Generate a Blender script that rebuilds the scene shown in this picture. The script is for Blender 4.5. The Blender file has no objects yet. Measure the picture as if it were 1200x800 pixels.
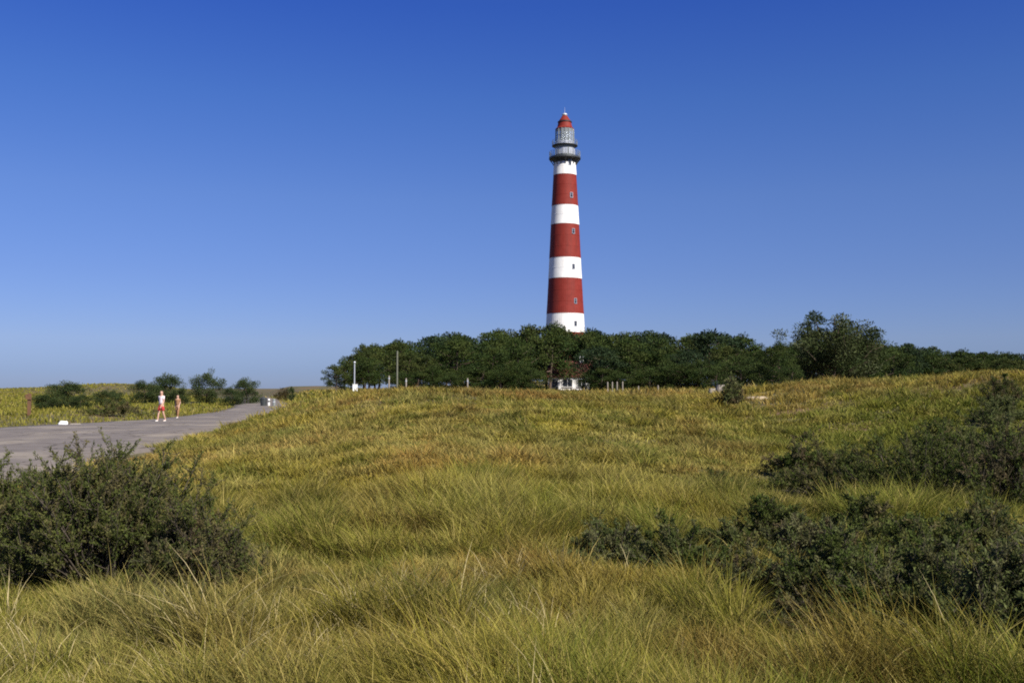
import bpy, math, random
import numpy as np
from mathutils import Vector, Matrix

SC = bpy.context.scene
COL = SC.collection
F, EYE = 1177.0, 1.9                       # focal length in photo pixels, eye height over the road
PITCH = math.atan(55 / F)
RNG = np.random.default_rng(7)
random.seed(7)

# ------------------------------------------------------------------ noise
_TAB = np.random.default_rng(99).random((256, 256))
def vnoise(x, y, s=0):
    x = np.asarray(x, float) + s * 17.31; y = np.asarray(y, float) + s * 9.77
    xi = np.floor(x).astype(int); yi = np.floor(y).astype(int)
    fx = x - xi; fy = y - yi
    fx = fx * fx * (3 - 2 * fx); fy = fy * fy * (3 - 2 * fy)
    a = _TAB[xi & 255, yi & 255]; b = _TAB[(xi + 1) & 255, yi & 255]
    c = _TAB[xi & 255, (yi + 1) & 255]; d = _TAB[(xi + 1) & 255, (yi + 1) & 255]
    return (a * (1 - fx) + b * fx) * (1 - fy) + (c * (1 - fx) + d * fx) * fy
def fbm(x, y, s=0, o=4):
    t = 0; a = .5; n = 0
    for k in range(o):
        t = t + a * vnoise(np.asarray(x) * 2 ** k, np.asarray(y) * 2 ** k, s + k * 3); n += a; a *= .5
    return t / n
def sm(a, b, x):
    t = np.clip((np.asarray(x, float) - a) / (b - a), 0, 1)
    return t * t * (3 - 2 * t)
def gs(x, y, cx, cy, rx, ry):
    return np.exp(-((x - cx) / rx) ** 2 - ((y - cy) / ry) ** 2)

# ------------------------------------------------------------------ terrain
NY = np.array([-60, -20, 5, 15, 30, 55, 85, 120, 160, 210, 300.]); NX = np.array([10, -2, -7, -9, -11.0, -15.3, -20.0, -26.5, -36, -50, -82.])
FY = np.array([-60, -20, 5, 20, 36, 50, 62, 80, 100, 140, 170, 220, 300.]); FX = np.array([-30, -36, -37, -34, -29, -25, -22.2, -24, -28, -38.5, -47, -66, -98.])
def road_near(y): return np.interp(y, NY, NX)
def road_far(y): return np.interp(y, FY, FX)
TX, TY = 62.5 / F * 214, 214.0             # the lighthouse

def H(x, y):
    x = np.asarray(x, float); y = np.asarray(y, float)
    r = np.hypot(x, y)
    und = fbm(x / 6.0, y / 6.5, 1) - .5
    und2 = fbm(x / 2.2, y / 2.2, 5, 3) - .5
    near = sm(7, 22, r)
    fld = .2 + 1.12 * sm(11, 52, y) + und * (.12 + .62 * near) * (1 - .65 * sm(55, 80, r)) + und2 * .14 * (1 - .8 * sm(50, 80, r))
    fld = fld + .30 * gs(x, y, -5, 47, 9, 8) + .12 * gs(x, y, 1, 33, 6, 6)
    fld = fld + 1.08 * sm(7, 23, x) * sm(8, 38, y) * (1 - .7 * sm(46, 85, y))
    fld = fld + .42 * gs(x, y, 13.2, 44, 4.2, 5) + .30 * gs(x, y, -3.5, 42, 3.2, 3) + .22 * gs(x, y, 4.5, 36, 3, 3) - .30 * gs(x, y, 8.5, 30, 4, 6) + .40 * gs(x, y, 17.5, 38, 3, 2.5) + .32 * gs(x, y, 13, 33, 2.2, 2) + .1 * gs(x, y, 22, 40, 4, 3) - .3 * gs(x, y, 16.5, 44, 1.8, 5) + .22 * gs(x, y, 9.5, 42, 2.5, 2) - .15 * gs(x, y, 9, 60, 5, 10)
    fld = fld + 2.2 * gs(x, y, TX, TY, 26, 22) + 1.2 * gs(x, y, -50, 245, 18, 14)
    k = sm(.35, 8.5, x - road_near(y)) * sm(-45, -5, y) 
    right = -.10 + (fld + .10) * k
    t = road_far(y) - x
    lft = -.10 + sm(.3, 7, t) * (.25 + .55 * (fbm(x / 14, y / 14, 8) - .35)) 
    lft = lft + sm(20, 70, t) * sm(120, 230, y) * (.9 * fbm(x / 40, y / 40, 11) + .5)
    lft = lft + 2.3 * gs(x, y, -102, 262, 22, 26) + .9 * gs(x, y, -150, 270, 60, 26)
    z = np.where(t > 0, lft, right)
    z = np.where((y > 300) & (x < -60), lft * 0 + .35, z)
    far = sm(280, 420, r)
    return z * (1 - far) + far * (.5 + .9 * fbm(x / 90, y / 90, 14))

def ray(px, py):
    u = (px - 600) / F; v = (400 - py) / F
    return Vector((u, math.cos(PITCH) - math.sin(PITCH) * v, math.sin(PITCH) + math.cos(PITCH) * v))
def ground_at(px, py):
    d = ray(px, py); t = 2.0
    while t < 900:
        p = d * t
        if p.z + EYE < float(H(p.x, p.y)): return p.x, p.y
        t *= 1.006
    return d.x * 300, d.y * 300
def at_depth(px, py, Y):
    d = ray(px, py); d = d * (Y / d.y)
    return Vector((d.x, Y, d.z + EYE))

# ------------------------------------------------------------------ materials
def new_mat(name):
    m = bpy.data.materials.new(name); m.use_nodes = True
    nt = m.node_tree; nt.nodes.clear()
    out = nt.nodes.new('ShaderNodeOutputMaterial')
    return m, nt, out
def noise_mat(name, c0, c1, scale=4.0, rough=.7, bump=.0, metal=0., spec=.4, c2=None, dist=.02, scale2=None):
    m, nt, out = new_mat(name); N = nt.nodes; L = nt.links
    b = N.new('ShaderNodeBsdfPrincipled'); b.inputs['Roughness'].default_value = rough
    b.inputs['Metallic'].default_value = metal; b.inputs['Specular IOR Level'].default_value = spec
    g = N.new('ShaderNodeTexCoord'); n = N.new('ShaderNodeTexNoise'); n.inputs['Scale'].default_value = scale
    n.inputs['Detail'].default_value = 6; n.inputs['Roughness'].default_value = .65
    r = N.new('ShaderNodeValToRGB'); r.color_ramp.elements[0].position = .32; r.color_ramp.elements[1].position = .68
    r.color_ramp.elements[0].color = (*c0, 1); r.color_ramp.elements[1].color = (*c1, 1)
    L.new(g.outputs['Object'], n.inputs['Vector']); L.new(n.outputs['Fac'], r.inputs['Fac'])
    src = r.outputs['Color']
    if c2:
        n2 = N.new('ShaderNodeTexNoise'); n2.inputs['Scale'].default_value = scale2 or scale * .22; n2.inputs['Detail'].default_value = 4
        L.new(g.outputs['Object'], n2.inputs['Vector'])
        r2 = N.new('ShaderNodeValToRGB'); r2.color_ramp.elements[0].position = .5; r2.color_ramp.elements[1].position = .66
        r2.color_ramp.elements[0].color = (0, 0, 0, 1); r2.color_ramp.elements[1].color = (1, 1, 1, 1)
        L.new(n2.outputs['Fac'], r2.inputs['Fac'])
        mx = N.new('ShaderNodeMix'); mx.data_type = 'RGBA'
        L.new(r2.outputs['Color'], mx.inputs['Factor']); L.new(src, mx.inputs['A']); mx.inputs['B'].default_value = (*c2, 1)
        src = mx.outputs['Result']
    L.new(src, b.inputs['Base Color'])
    if bump:
        bp = N.new('ShaderNodeBump'); bp.inputs['Strength'].default_value = bump; bp.inputs['Distance'].default_value = dist
        L.new(n.outputs['Fac'], bp.inputs['Height']); L.new(bp.outputs['Normal'], b.inputs['Normal'])
    L.new(b.outputs['BSDF'], out.inputs['Surface'])
    return m
def leaf_mat(name, trans=.3, rough=.55, spec=.25, tint=(1, 1, 1)):
    """colour per blade or leaf from the 'col' attribute, part of the light passes through"""
    m, nt, out = new_mat(name); N = nt.nodes; L = nt.links
    a = N.new('ShaderNodeAttribute'); a.attribute_name = 'col'
    tn = N.new('ShaderNodeMix'); tn.data_type = 'RGBA'; tn.blend_type = 'MULTIPLY'; tn.inputs['Factor'].default_value = 1
    L.new(a.outputs['Color'], tn.inputs['A']); tn.inputs['B'].default_value = (*tint, 1)
    b = N.new('ShaderNodeBsdfPrincipled'); b.inputs['Roughness'].default_value = rough; b.inputs['Specular IOR Level'].default_value = spec
    t = N.new('ShaderNodeBsdfTranslucent'); mx = N.new('ShaderNodeMixShader'); mx.inputs[0].default_value = trans
    L.new(tn.outputs['Result'], b.inputs['Base Color']); L.new(tn.outputs['Result'], t.inputs['Color'])
    L.new(b.outputs['BSDF'], mx.inputs[1]); L.new(t.outputs['BSDF'], mx.inputs[2]); L.new(mx.outputs[0], out.inputs['Surface'])
    return m

M = {}
M['grass'] = leaf_mat('grass_blades', .34, .7, .08)
M['leaf'] = leaf_mat('shrub_leaves', .36, .75, .06)
M['needle'] = leaf_mat('pine_needles', .16, .7, .1)
M['twig'] = noise_mat('twig_bark', (.045, .034, .024), (.10, .08, .06), 30, .85, .3)
M['bark'] = noise_mat('pine_bark', (.05, .035, .025), (.15, .105, .075), 5, .9, .6)
M['ground'] = noise_mat('dune_soil', (.055, .05, .018), (.13, .11, .042), 1.6, .95, .5, c2=(.14, .085, .04), dist=.05)
def road_mat():
    m = noise_mat('worn_asphalt', (.125, .106, .092), (.185, .158, .138), 1.1, .92, .25, c2=(.235, .20, .16), dist=.012, scale2=.30)
    nt = m.node_tree; N = nt.nodes; L = nt.links; b = next(n for n in N if n.type == 'BSDF_PRINCIPLED'); src = b.inputs['Base Color'].links[0].from_socket
    g = next(n for n in N if n.type == 'TEX_COORD'); v = N.new('ShaderNodeTexVoronoi'); v.feature = 'DISTANCE_TO_EDGE'; v.inputs['Scale'].default_value = .42
    w = N.new('ShaderNodeTexNoise'); w.inputs['Scale'].default_value = 1.3; ad = N.new('ShaderNodeVectorMath'); L.new(g.outputs['Object'], w.inputs['Vector'])
    L.new(g.outputs['Object'], ad.inputs[0]); L.new(w.outputs['Color'], ad.inputs[1]); L.new(ad.outputs[0], v.inputs['Vector'])
    r = N.new('ShaderNodeValToRGB'); r.color_ramp.elements[0].position = .008; r.color_ramp.elements[1].position = .03; r.color_ramp.elements[0].color = (.45, .42, .38, 1); r.color_ramp.elements[1].color = (1, 1, 1, 1)
    L.new(v.outputs['Distance'], r.inputs['Fac']); mx = N.new('ShaderNodeMix'); mx.data_type = 'RGBA'; mx.blend_type = 'MULTIPLY'; mx.inputs['Factor'].default_value = .8
    L.new(src, mx.inputs['A']); L.new(r.outputs['Color'], mx.inputs['B']); L.new(mx.outputs['Result'], b.inputs['Base Color']); return m
M['road'] = road_mat()
M['sand'] = noise_mat('pale_sand', (.30, .24, .16), (.42, .34, .24), 2.5, .95, .3)
def streaked(name, c0, c1, dirt, amt):
    m = noise_mat(name, c0, c1, .9, .65, .06, spec=.2)
    nt = m.node_tree; N = nt.nodes; L = nt.links; b = next(n for n in N if n.type == 'BSDF_PRINCIPLED'); src = b.inputs['Base Color'].links[0].from_socket
    g = next(n for n in N if n.type == 'TEX_COORD'); mp = N.new('ShaderNodeMapping'); mp.inputs['Scale'].default_value = (1.6, 1.6, .14); L.new(g.outputs['Object'], mp.inputs['Vector'])
    n = N.new('ShaderNodeTexNoise'); n.inputs['Scale'].default_value = 1.0; n.inputs['Detail'].default_value = 7; n.inputs['Roughness'].default_value = .7; L.new(mp.outputs[0], n.inputs['Vector'])
    r = N.new('ShaderNodeValToRGB'); r.color_ramp.elements[0].position = .50; r.color_ramp.elements[1].position = .74; r.color_ramp.elements[0].color = (0, 0, 0, 1); r.color_ramp.elements[1].color = (amt, amt, amt, 1)
    L.new(n.outputs['Fac'], r.inputs['Fac']); mx = N.new('ShaderNodeMix'); mx.data_type = 'RGBA'
    L.new(r.outputs['Color'], mx.inputs['Factor']); L.new(src, mx.inputs['A']); mx.inputs['B'].default_value = (*dirt, 1); L.new(mx.outputs['Result'], b.inputs['Base Color']); return m
M['red'] = streaked('red_tower_paint', (.170, .019, .012), (.215, .027, .018), (.11, .026, .02), .75)
M['white'] = streaked('white_tower_paint', (.72, .71, .68), (.82, .81, .78), (.46, .40, .33), .55)
M['dark'] = noise_mat('dark_grey_iron', (.035, .04, .042), (.07, .075, .075), 3, .5, .1, metal=.3)
M['grey'] = noise_mat('grey_green_iron', (.15, .17, .16), (.24, .26, .25), 2, .55, .1)
M['silver'] = noise_mat('pale_metal', (.45, .47, .5), (.6, .62, .65), 3, .35, .05, metal=.4)
M['dullpole'] = noise_mat('lichened_pole', (.10, .105, .075), (.17, .17, .13), 6, .9, .3)
M['wood'] = noise_mat('weathered_post', (.20, .17, .14), (.34, .30, .25), 12, .9, .4)
M['rust'] = noise_mat('rusty_brown_post', (.11, .06, .032), (.18, .09, .045), 9, .85, .3)
M['brick'] = noise_mat('red_roof_tiles', (.075, .024, .017), (.13, .038, .026), 6, .85, .5)
M['wallwhite'] = noise_mat('whitewashed_wall', (.68, .67, .64), (.8, .79, .76), 2, .8, .15)
M['pane'] = noise_mat('dark_window_pane', (.012, .015, .02), (.03, .034, .045), 1, .08, 0, spec=.6)
M['skin'] = noise_mat('skin', (.46, .27, .19), (.54, .33, .24), 8, .55)
M['pink'] = noise_mat('pale_pink_cotton', (.66, .55, .57), (.76, .66, .68), 12, .85, .2)
M['redcloth'] = noise_mat('red_cotton', (.36, .03, .03), (.46, .05, .045), 10, .85, .2)
M['browncloth'] = noise_mat('brown_cotton', (.24, .125, .06), (.32, .18, .09), 10, .85, .2)
M['tancloth'] = noise_mat('tan_cotton', (.36, .27, .16), (.44, .33, .2), 10, .85, .2)
M['shoe'] = noise_mat('pale_shoes', (.6, .58, .53), (.72, .7, .66), 12, .7)
M['hair'] = noise_mat('brown_hair', (.05, .03, .018), (.10, .06, .035), 25, .6)
def glass_mat():
    m, nt, out = new_mat('lantern_glass'); b = nt.nodes.new('ShaderNodeBsdfPrincipled')
    b.inputs['Base Color'].default_value = (.72, .8, .84, 1); b.inputs['Roughness'].default_value = .06
    b.inputs['Transmission Weight'].default_value = .75; b.inputs['IOR'].default_value = 1.15
    n = nt.nodes.new('ShaderNodeTexNoise'); n.inputs['Scale'].default_value = .7
    bp = nt.nodes.new('ShaderNodeBump'); bp.inputs['Strength'].default_value = .08
    nt.links.new(n.outputs['Fac'], bp.inputs['Height']); nt.links.new(bp.outputs['Normal'], b.inputs['Normal'])
    nt.links.new(b.outputs['BSDF'], out.inputs['Surface']); return m
M['glass'] = glass_mat()

# ------------------------------------------------------------------ objects
def tag(o, label=None, cat=None, group=None, kind=None):
    if label: o['label'] = label
    if cat: o['category'] = cat
    if group: o['group'] = group
    if kind: o['kind'] = kind
    return o
def thing(name, label, cat, loc, rz=0, group=None, scale=None):
    o = bpy.data.objects.new(name, None); COL.objects.link(o)
    o.location = loc; o.rotation_euler = (0, 0, rz); o.empty_display_size = .3
    if scale: o.scale = scale
    return tag(o, label, cat, group)
def link(name, me, parent=None):
    o = bpy.data.objects.new(name, me); COL.objects.link(o)
    if parent: o.parent = parent
    return o
def copy_tree(o, parent=None):
    c = o.copy(); COL.objects.link(c)
    if parent: c.parent = parent
    for ch in list(o.children): copy_tree(ch, c)
    return c

class MB:
    """collects vertices and faces of ONE mesh"""
    def __init__(s): s.v = []; s.f = []; s.m = []
    def add(s, v, f, mi=0):
        k = len(s.v); s.v += [tuple(p) for p in v]; s.f += [tuple(i + k for i in q) for q in f]; s.m += [mi] * len(f)
    def box(s, c, d, rz=0, mi=0):
        x, y, z = d[0] / 2, d[1] / 2, d[2] / 2; R = Matrix.Rotation(rz, 3, 'Z')
        P = [Vector(c) + R @ Vector((a * x, b * y, e * z)) for a in (-1, 1) for b in (-1, 1) for e in (-1, 1)]
        s.add(P, [(0, 1, 3, 2), (4, 6, 7, 5), (0, 4, 5, 1), (2, 3, 7, 6), (0, 2, 6, 4), (1, 5, 7, 3)], mi)
    def lathe(s, prof, n=48, mi=0, cap=True, c=(0, 0)):
        v = []; f = []
        for r, z in prof:
            for i in range(n):
                a = 2 * math.pi * i / n; v.append((c[0] + r * math.cos(a), c[1] + r * math.sin(a), z))
        for k in range(len(prof) - 1):
            for i in range(n):
                j = (i + 1) % n; f.append((k * n + i, k * n + j, (k + 1) * n + j, (k + 1) * n + i))
        if cap: f.append(tuple(range(n - 1, -1, -1))); f.append(tuple((len(prof) - 1) * n + i for i in range(n)))
        s.add(v, f, mi)
    def tube(s, pts, rad, n=6, mi=0):
        v = []; f = []
        for k, p in enumerate(pts):
            a = Vector(pts[max(k - 1, 0)]); b = Vector(pts[min(k + 1, len(pts) - 1)]); d = (b - a).normalized()
            u = d.orthogonal().normalized(); w = d.cross(u)
            for i in range(n):
                t = 2 * math.pi * i / n; v.append(Vector(p) + (u * math.cos(t) + w * math.sin(t)) * rad[k])
        for k in range(len(pts) - 1):
            for i in range(n):
                j = (i + 1) % n; f.append((k * n + i, k * n + j, (k + 1) * n + j, (k + 1) * n + i))
        f.append(tuple(range(n - 1, -1, -1))); f.append(tuple((len(pts) - 1) * n + i for i in range(n)))
        s.add(v, f, mi)
    def mesh(s, name, mats, smooth=False):
        me = bpy.data.meshes.new(name); me.from_pydata(s.v, [], s.f)
        for m in (mats if isinstance(mats, list) else [mats]): me.materials.append(m)
        me.polygons.foreach_set('material_index', s.m)
        if smooth: me.polygons.foreach_set('use_smooth', [True] * len(s.f))
        me.update(); return me
    def build(s, name, mats, parent=None, smooth=False): return link(name, s.mesh(name, mats, smooth), parent)

def raw_mesh(name, V, loops, starts, totals, colors, mat, smooth=True):
    me = bpy.data.meshes.new(name)
    me.vertices.add(len(V)); me.vertices.foreach_set('co', V.astype(np.float32).ravel())
    me.loops.add(len(loops)); me.loops.foreach_set('vertex_index', loops.astype(np.int32))
    me.polygons.add(len(starts)); me.polygons.foreach_set('loop_start', starts.astype(np.int32))
    try: me.polygons.foreach_set('loop_total', totals.astype(np.int32))
    except Exception: pass
    if colors is not None:
        at = me.attributes.new('col', 'FLOAT_COLOR', 'POINT')
        c4 = np.ones((len(V), 4), np.float32); c4[:, :3] = colors; at.data.foreach_set('color', c4.ravel())
    if smooth: me.polygons.foreach_set('use_smooth', np.ones(len(starts), bool))
    me.materials.append(mat); me.update(calc_edges=True); return me

# ------------------------------------------------------------------ camera, light, sky
cam = bpy.data.cameras.new('camera'); co = bpy.data.objects.new('camera', cam); COL.objects.link(co)
cam.sensor_width = 36; cam.lens = 36 * F / 1200; cam.clip_start = .05; cam.clip_end = 9000
co.location = (0, 0, EYE); co.rotation_euler = (math.pi / 2 + PITCH, 0, 0); SC.camera = co

SUN_AZ, SUN_EL = math.radians(137), math.radians(40)      # clockwise from the view direction: behind the camera, to its right
sv = Vector((math.sin(SUN_AZ) * math.cos(SUN_EL), math.cos(SUN_AZ) * math.cos(SUN_EL), math.sin(SUN_EL)))
sl = bpy.data.lights.new('sun', 'SUN'); so = bpy.data.objects.new('sun', sl); COL.objects.link(so)
sl.energy = 4.8; sl.angle = math.radians(.53); sl.color = (1, .94, .84)
so.rotation_euler = (-sv).to_track_quat('-Z', 'Y').to_euler(); so.location = sv * 100
W = bpy.data.worlds.new('World'); SC.world = W; W.use_nodes = True
nt = W.node_tree; nt.nodes.clear()
wo = nt.nodes.new('ShaderNodeOutputWorld'); bg = nt.nodes.new('ShaderNodeBackground'); sk = nt.nodes.new('ShaderNodeTexSky')
sk.sky_type = 'NISHITA'; sk.sun_disc = False; sk.sun_elevation = SUN_EL; sk.sun_rotation = SUN_AZ
sk.air_density = 1.0; sk.dust_density = .25; sk.ozone_density = 3.5; sk.altitude = 0
tc = nt.nodes.new('ShaderNodeTexCoord'); sx = nt.nodes.new('ShaderNodeSeparateXYZ'); rp_ = nt.nodes.new('ShaderNodeValToRGB')
nt.links.new(tc.outputs['Generated'], sx.inputs[0]); nt.links.new(sx.outputs['Z'], rp_.inputs['Fac'])
el = rp_.color_ramp.elements                       # clear, deep blue air: less yellow at the horizon, bluer above
el[0].position = .0; el[0].color = (.315, .41, .80, 1); el[1].position = .95; el[1].color = (.50, .58, .80, 1)
for ps, c in ((.017, (.315, .412, .81)), (.047, (.40, .462, .80)), (.11, (.40, .465, .80)), (.185, (.41, .50, .84)), (.277, (.315, .475, .91)), (.362, (.22, .395, .97)), (.50, (.40, .52, .88))):
    e_ = el.new(ps); e_.color = (*c, 1)
hs = nt.nodes.new('ShaderNodeMix'); hs.data_type = 'RGBA'; hs.blend_type = 'MULTIPLY'; hs.inputs['Factor'].default_value = 1
nt.links.new(sk.outputs[0], hs.inputs['A']); nt.links.new(rp_.outputs['Color'], hs.inputs['B']); nt.links.new(hs.outputs['Result'], bg.inputs[0]); bg.inputs[1].default_value = .0735
nt.links.new(bg.outputs[0], wo.inputs[0])
SC.view_settings.view_transform = 'Standard'; SC.view_settings.look = 'None'; SC.view_settings.exposure = .68; SC.view_settings.gamma = 1
SC.cycles.max_bounces = 6; SC.cycles.diffuse_bounces = 3; SC.cycles.transparent_max_bounces = 6
SC.cycles.use_denoising = False; SC.cycles.filter_width = 1.9

# ------------------------------------------------------------------ ground, road, path
def build_ground():
    nr, na = 430, 720
    rr = .3 * (6000 / .3) ** (np.arange(nr) / (nr - 1)); aa = np.arange(na) / na * 2 * np.pi
    R, A = np.meshgrid(rr, aa, indexing='ij'); x = (R * np.sin(A)).ravel(); y = (R * np.cos(A)).ravel()
    V = np.stack([x, y, H(x, y)], 1)
    V = np.vstack([V, [[0, 0, float(H(0, 0))]]])
    k, i = np.meshgrid(np.arange(nr - 1), np.arange(na), indexing='ij'); k = k.ravel(); i = i.ravel(); j = (i + 1) % na
    q = np.stack([k * na + i, (k + 1) * na + i, (k + 1) * na + j, k * na + j], 1)[:, ::-1]
    i = np.arange(na); t = np.stack([np.full(na, nr * na), (i + 1) % na, i], 1)
    loops = np.concatenate([q.ravel(), t.ravel()]); tot = np.concatenate([np.full(len(q), 4), np.full(na, 3)])
    st = np.concatenate([[0], np.cumsum(tot)[:-1]])
    me = raw_mesh('ground', V, loops, st, tot, None, M['ground'])
    tag(link('ground', me), 'rolling sandy dune ground under the grass', 'ground', kind='structure')
build_ground()

def build_road():
    ys = np.concatenate([np.arange(-40, 60, 1.0), np.arange(60, 215, 2.5)])
    wob = lambda y, s: (fbm(y / 1.7, y * 0 + s, 3) - .5) * 1.1
    xn = road_near(ys) - .25 + wob(ys, 1); xf = road_far(ys) + .25 + wob(ys, 7)
    n = 9; V = []; Fc = []
    for k, y in enumerate(ys):
        for c in range(n):
            s = c / (n - 1); V.append((xn[k] * (1 - s) + xf[k] * s, y, .01 + .05 * (1 - (2 * s - 1) ** 2)))
        V.append((xf[k] - .05, y, -.3)); V.append((xn[k] + .05, y, -.3))
    m = n + 2
    for k in range(len(ys) - 1):
        for c in range(n - 1): Fc.append((k * m + c, k * m + c + 1, (k + 1) * m + c + 1, (k + 1) * m + c)[::-1])
        Fc.append((k * m + n - 1, (k + 1) * m + n - 1, (k + 1) * m + n, k * m + n)); Fc.append((k * m + n + 1, (k + 1) * m + n + 1, (k + 1) * m, k * m))
    b = MB(); b.add(V, Fc); tag(b.build('road', M['road'], None, True), 'worn grey asphalt road curving away behind the grass bank', 'road', kind='structure')
build_road()

PATH_Y = 116.0
def build_path():
    xs = np.arange(3, 25, 1.0); V = []; Fc = []
    for x in xs:
        for c in range(6):
            y = PATH_Y + (x - 3) * .06 + (c - 2.5) * .7 + .5 * math.sin(x * .35)
            V.append((x, y, float(H(x, y)) + .05))
    for k in range(len(xs) - 1):
        for c in range(5): Fc.append((k * 6 + c, (k + 1) * 6 + c, (k + 1) * 6 + c + 1, k * 6 + c + 1))
    b = MB(); b.add(V, Fc); tag(b.build('path', M['sand'], None, True), 'pale sandy track crossing in front of the pine wood', 'path', kind='structure')
build_path()

# ------------------------------------------------------------------ shrubs
def diamonds(P, D, L, w, C, mat, name, nrm=None):
    """one thin leaf of four corners per point, along direction D"""
    n = len(P); D = D / (np.linalg.norm(D, axis=1, keepdims=True) + 1e-9)
    r = RNG.normal(size=(n, 3)) if nrm is None else nrm
    S = np.cross(D, r); S /= (np.linalg.norm(S, axis=1, keepdims=True) + 1e-9)
    U = np.cross(S, D)
    L = L[:, None]; w = w[:, None]
    V = np.stack([P, P + D * L * .5 + S * w - U * L * .04, P + D * L - U * L * .1, P + D * L * .5 - S * w - U * L * .04], 1).reshape(-1, 3)
    loops = np.arange(4 * n); tot = np.full(n, 4); starts = np.arange(n) * 4
    return raw_mesh(name, V, loops, starts, tot, np.repeat(C, 4, axis=0), mat)

def shrub_meshes(seed, w, d, h, nstem, nsec, nleaf, leaf, cols, spike=.25, bare=.1, wid=.17):
    rg = np.random.default_rng(seed); tw = MB(); P = []; D = []; Cc = []
    ph = rg.random(6) * 6.28
    for s in range(nstem):
        a = rg.random() * 2 * math.pi; e = math.acos(rg.random() ** .8 * .98) if rg.random() < .85 else rg.random() * .4
        lob = 1 + .16 * math.sin(3 * a + ph[0]) * math.sin(e) + .12 * math.sin(5 * a + ph[1] + 3 * e) + .10 * math.sin(7 * e + ph[2])
        k = lob * (.72 + .3 * rg.random()) * (1 + (spike * rg.random() if rg.random() < .22 else 0))
        tip = np.array((math.sin(e) * math.cos(a) * w / 2 * k, math.sin(e) * math.sin(a) * d / 2 * k, max(.08, math.cos(e) * h * k)))
        b0 = np.array((tip[0] * .35 + rg.normal() * w * .05, tip[1] * .35 + rg.normal() * d * .05, 0))
        mid = b0 * .55 + tip * .45 + np.array((0, 0, .12 * h)) + rg.normal(size=3) * .04 * h
        pts = [(1 - t) ** 2 * b0 + 2 * t * (1 - t) * mid + t * t * tip for t in (0, .25, .5, .75, 1)]
        r0 = .006 + .006 * h * rg.random()
        tw.tube(pts, [r0, r0 * .85, r0 * .65, r0 * .45, r0 * .15], 4)
        sc = rg.integers(len(cols)); 
        for q in range(nsec):
            t = .3 + .7 * rg.random() ** .8
            p = (1 - t) ** 2 * b0 + 2 * t * (1 - t) * mid + t * t * tip
            dr = (tip - b0); dr = dr / np.linalg.norm(dr) * .7 + rg.normal(size=3) * .65; dr[2] = dr[2] * .6 + .42; dr /= np.linalg.norm(dr)
            ln = h * (.14 + .2 * rg.random()) * (1.15 - .5 * t)
            p1 = p + dr * ln * .5 + rg.normal(size=3) * ln * .07; p2 = p + dr * ln + np.array((0, 0, ln * .12))
            tw.tube([p, p1, p2], [r0 * .45, r0 * .33, .0012], 3)
            if rg.random() < bare: continue
            nl = int(nleaf * (.6 + .8 * rg.random()))
            tt = rg.random(nl)[:, None] ** .8
            pp = p * (1 - tt) ** 2 + 2 * p1 * tt * (1 - tt) + p2 * tt ** 2 + rg.normal(size=(nl, 3)) * leaf * .25
            dd = dr[None] * .8 + rg.normal(size=(nl, 3)) * .75 + np.array((0, 0, .15))
            c = cols[sc if rg.random() < .6 else rg.integers(len(cols))] * (.75 + .5 * rg.random(nl))[:, None]
            P.append(pp); D.append(dd); Cc.append(c)
    P = np.vstack(P); D = np.vstack(D); Cc = np.vstack(Cc); P[:, 2] = np.maximum(P[:, 2], .01)
    L = leaf * (.6 + .8 * rg.random(len(P))); 
    return tw.mesh('shrub_branches', M['twig'], True), diamonds(P, D, L, L * wid, Cc, M['leaf'], 'shrub_foliage')

def shrub(name, label, meshes, loc, rz=0, scale=(1, 1, 1), group=None, cat='shrub'):
    t = thing(name, label, cat, loc, rz, group, scale)
    link('branches', meshes[0], t); link('foliage', meshes[1], t); return t

def A(*c): return [np.array(k) for k in c]
C_OLIVE = A((.098, .116, .030), (.120, .124, .038), (.076, .096, .026), (.140, .122, .050))
C_DARK = A((.080, .104, .024), (.096, .112, .030), (.104, .102, .038), (.066, .092, .020))
C_GREY = A((.122, .140, .050), (.104, .122, .040), (.138, .138, .060), (.086, .106, .034))
C_BROWN = A((.125, .096, .050), (.104, .090, .046), (.085, .092, .036))
C_BUSH = A((.034, .052, .016), (.045, .064, .020), (.028, .044, .016), (.060, .076, .024))

FOOT = []
def put(px, py): x, y = ground_at(px, py); return Vector((x, y, float(H(x, y)) - .03))
def shrub_px(name, label, px, py, wpx, hpx, seed, cols, nstem, nsec, nleaf, leaf, group=None, dk=.85, **kw):
    p = put(px, py); k = p.y / F; w, h = wpx * k, hpx * k + .06
    FOOT.append((p.x, p.y, w / 2, w * dk / 2))
    return shrub(name, label, shrub_meshes(seed, w, w * dk, h, nstem, nsec, nleaf, leaf, cols, **kw), p, 0, (1, 1, 1), group)
GL = 'dark shrubs at the near left'; GR = 'grey green shrubs on the dune slope at the right'
shrub_px('dune_shrub', 'largest dark olive dune shrub with upright shoots, standing before the road', 128, 684, 290, 139, 11, C_OLIVE, 150, 17, 50, .030, GL, spike=.16)
shrub_px('dune_shrub', 'dark green dune shrub cut by the left picture edge beside the largest one', -10, 680, 200, 120, 12, C_OLIVE + C_DARK, 95, 15, 46, .030, GL, spike=.15)
shrub_px('dune_shrub', 'lower brownish dune shrub ending the near clump on its right side', 232, 698, 140, 96, 13, C_OLIVE + C_BROWN, 80, 14, 42, .029, GL, spike=.2, bare=.15)
shrub_px('dune_shrub', 'small low grey heath shrub, leftmost of those in the open field', 716, 660, 125, 42, 21, C_GREY, 60, 10, 22, .032, GR, bare=.2)
shrub_px('dune_shrub', 'low dark heath shrub just right of the small grey one in the field', 790, 670, 130, 42, 22, C_DARK + C_GREY, 65, 11, 24, .034, GR)
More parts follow.
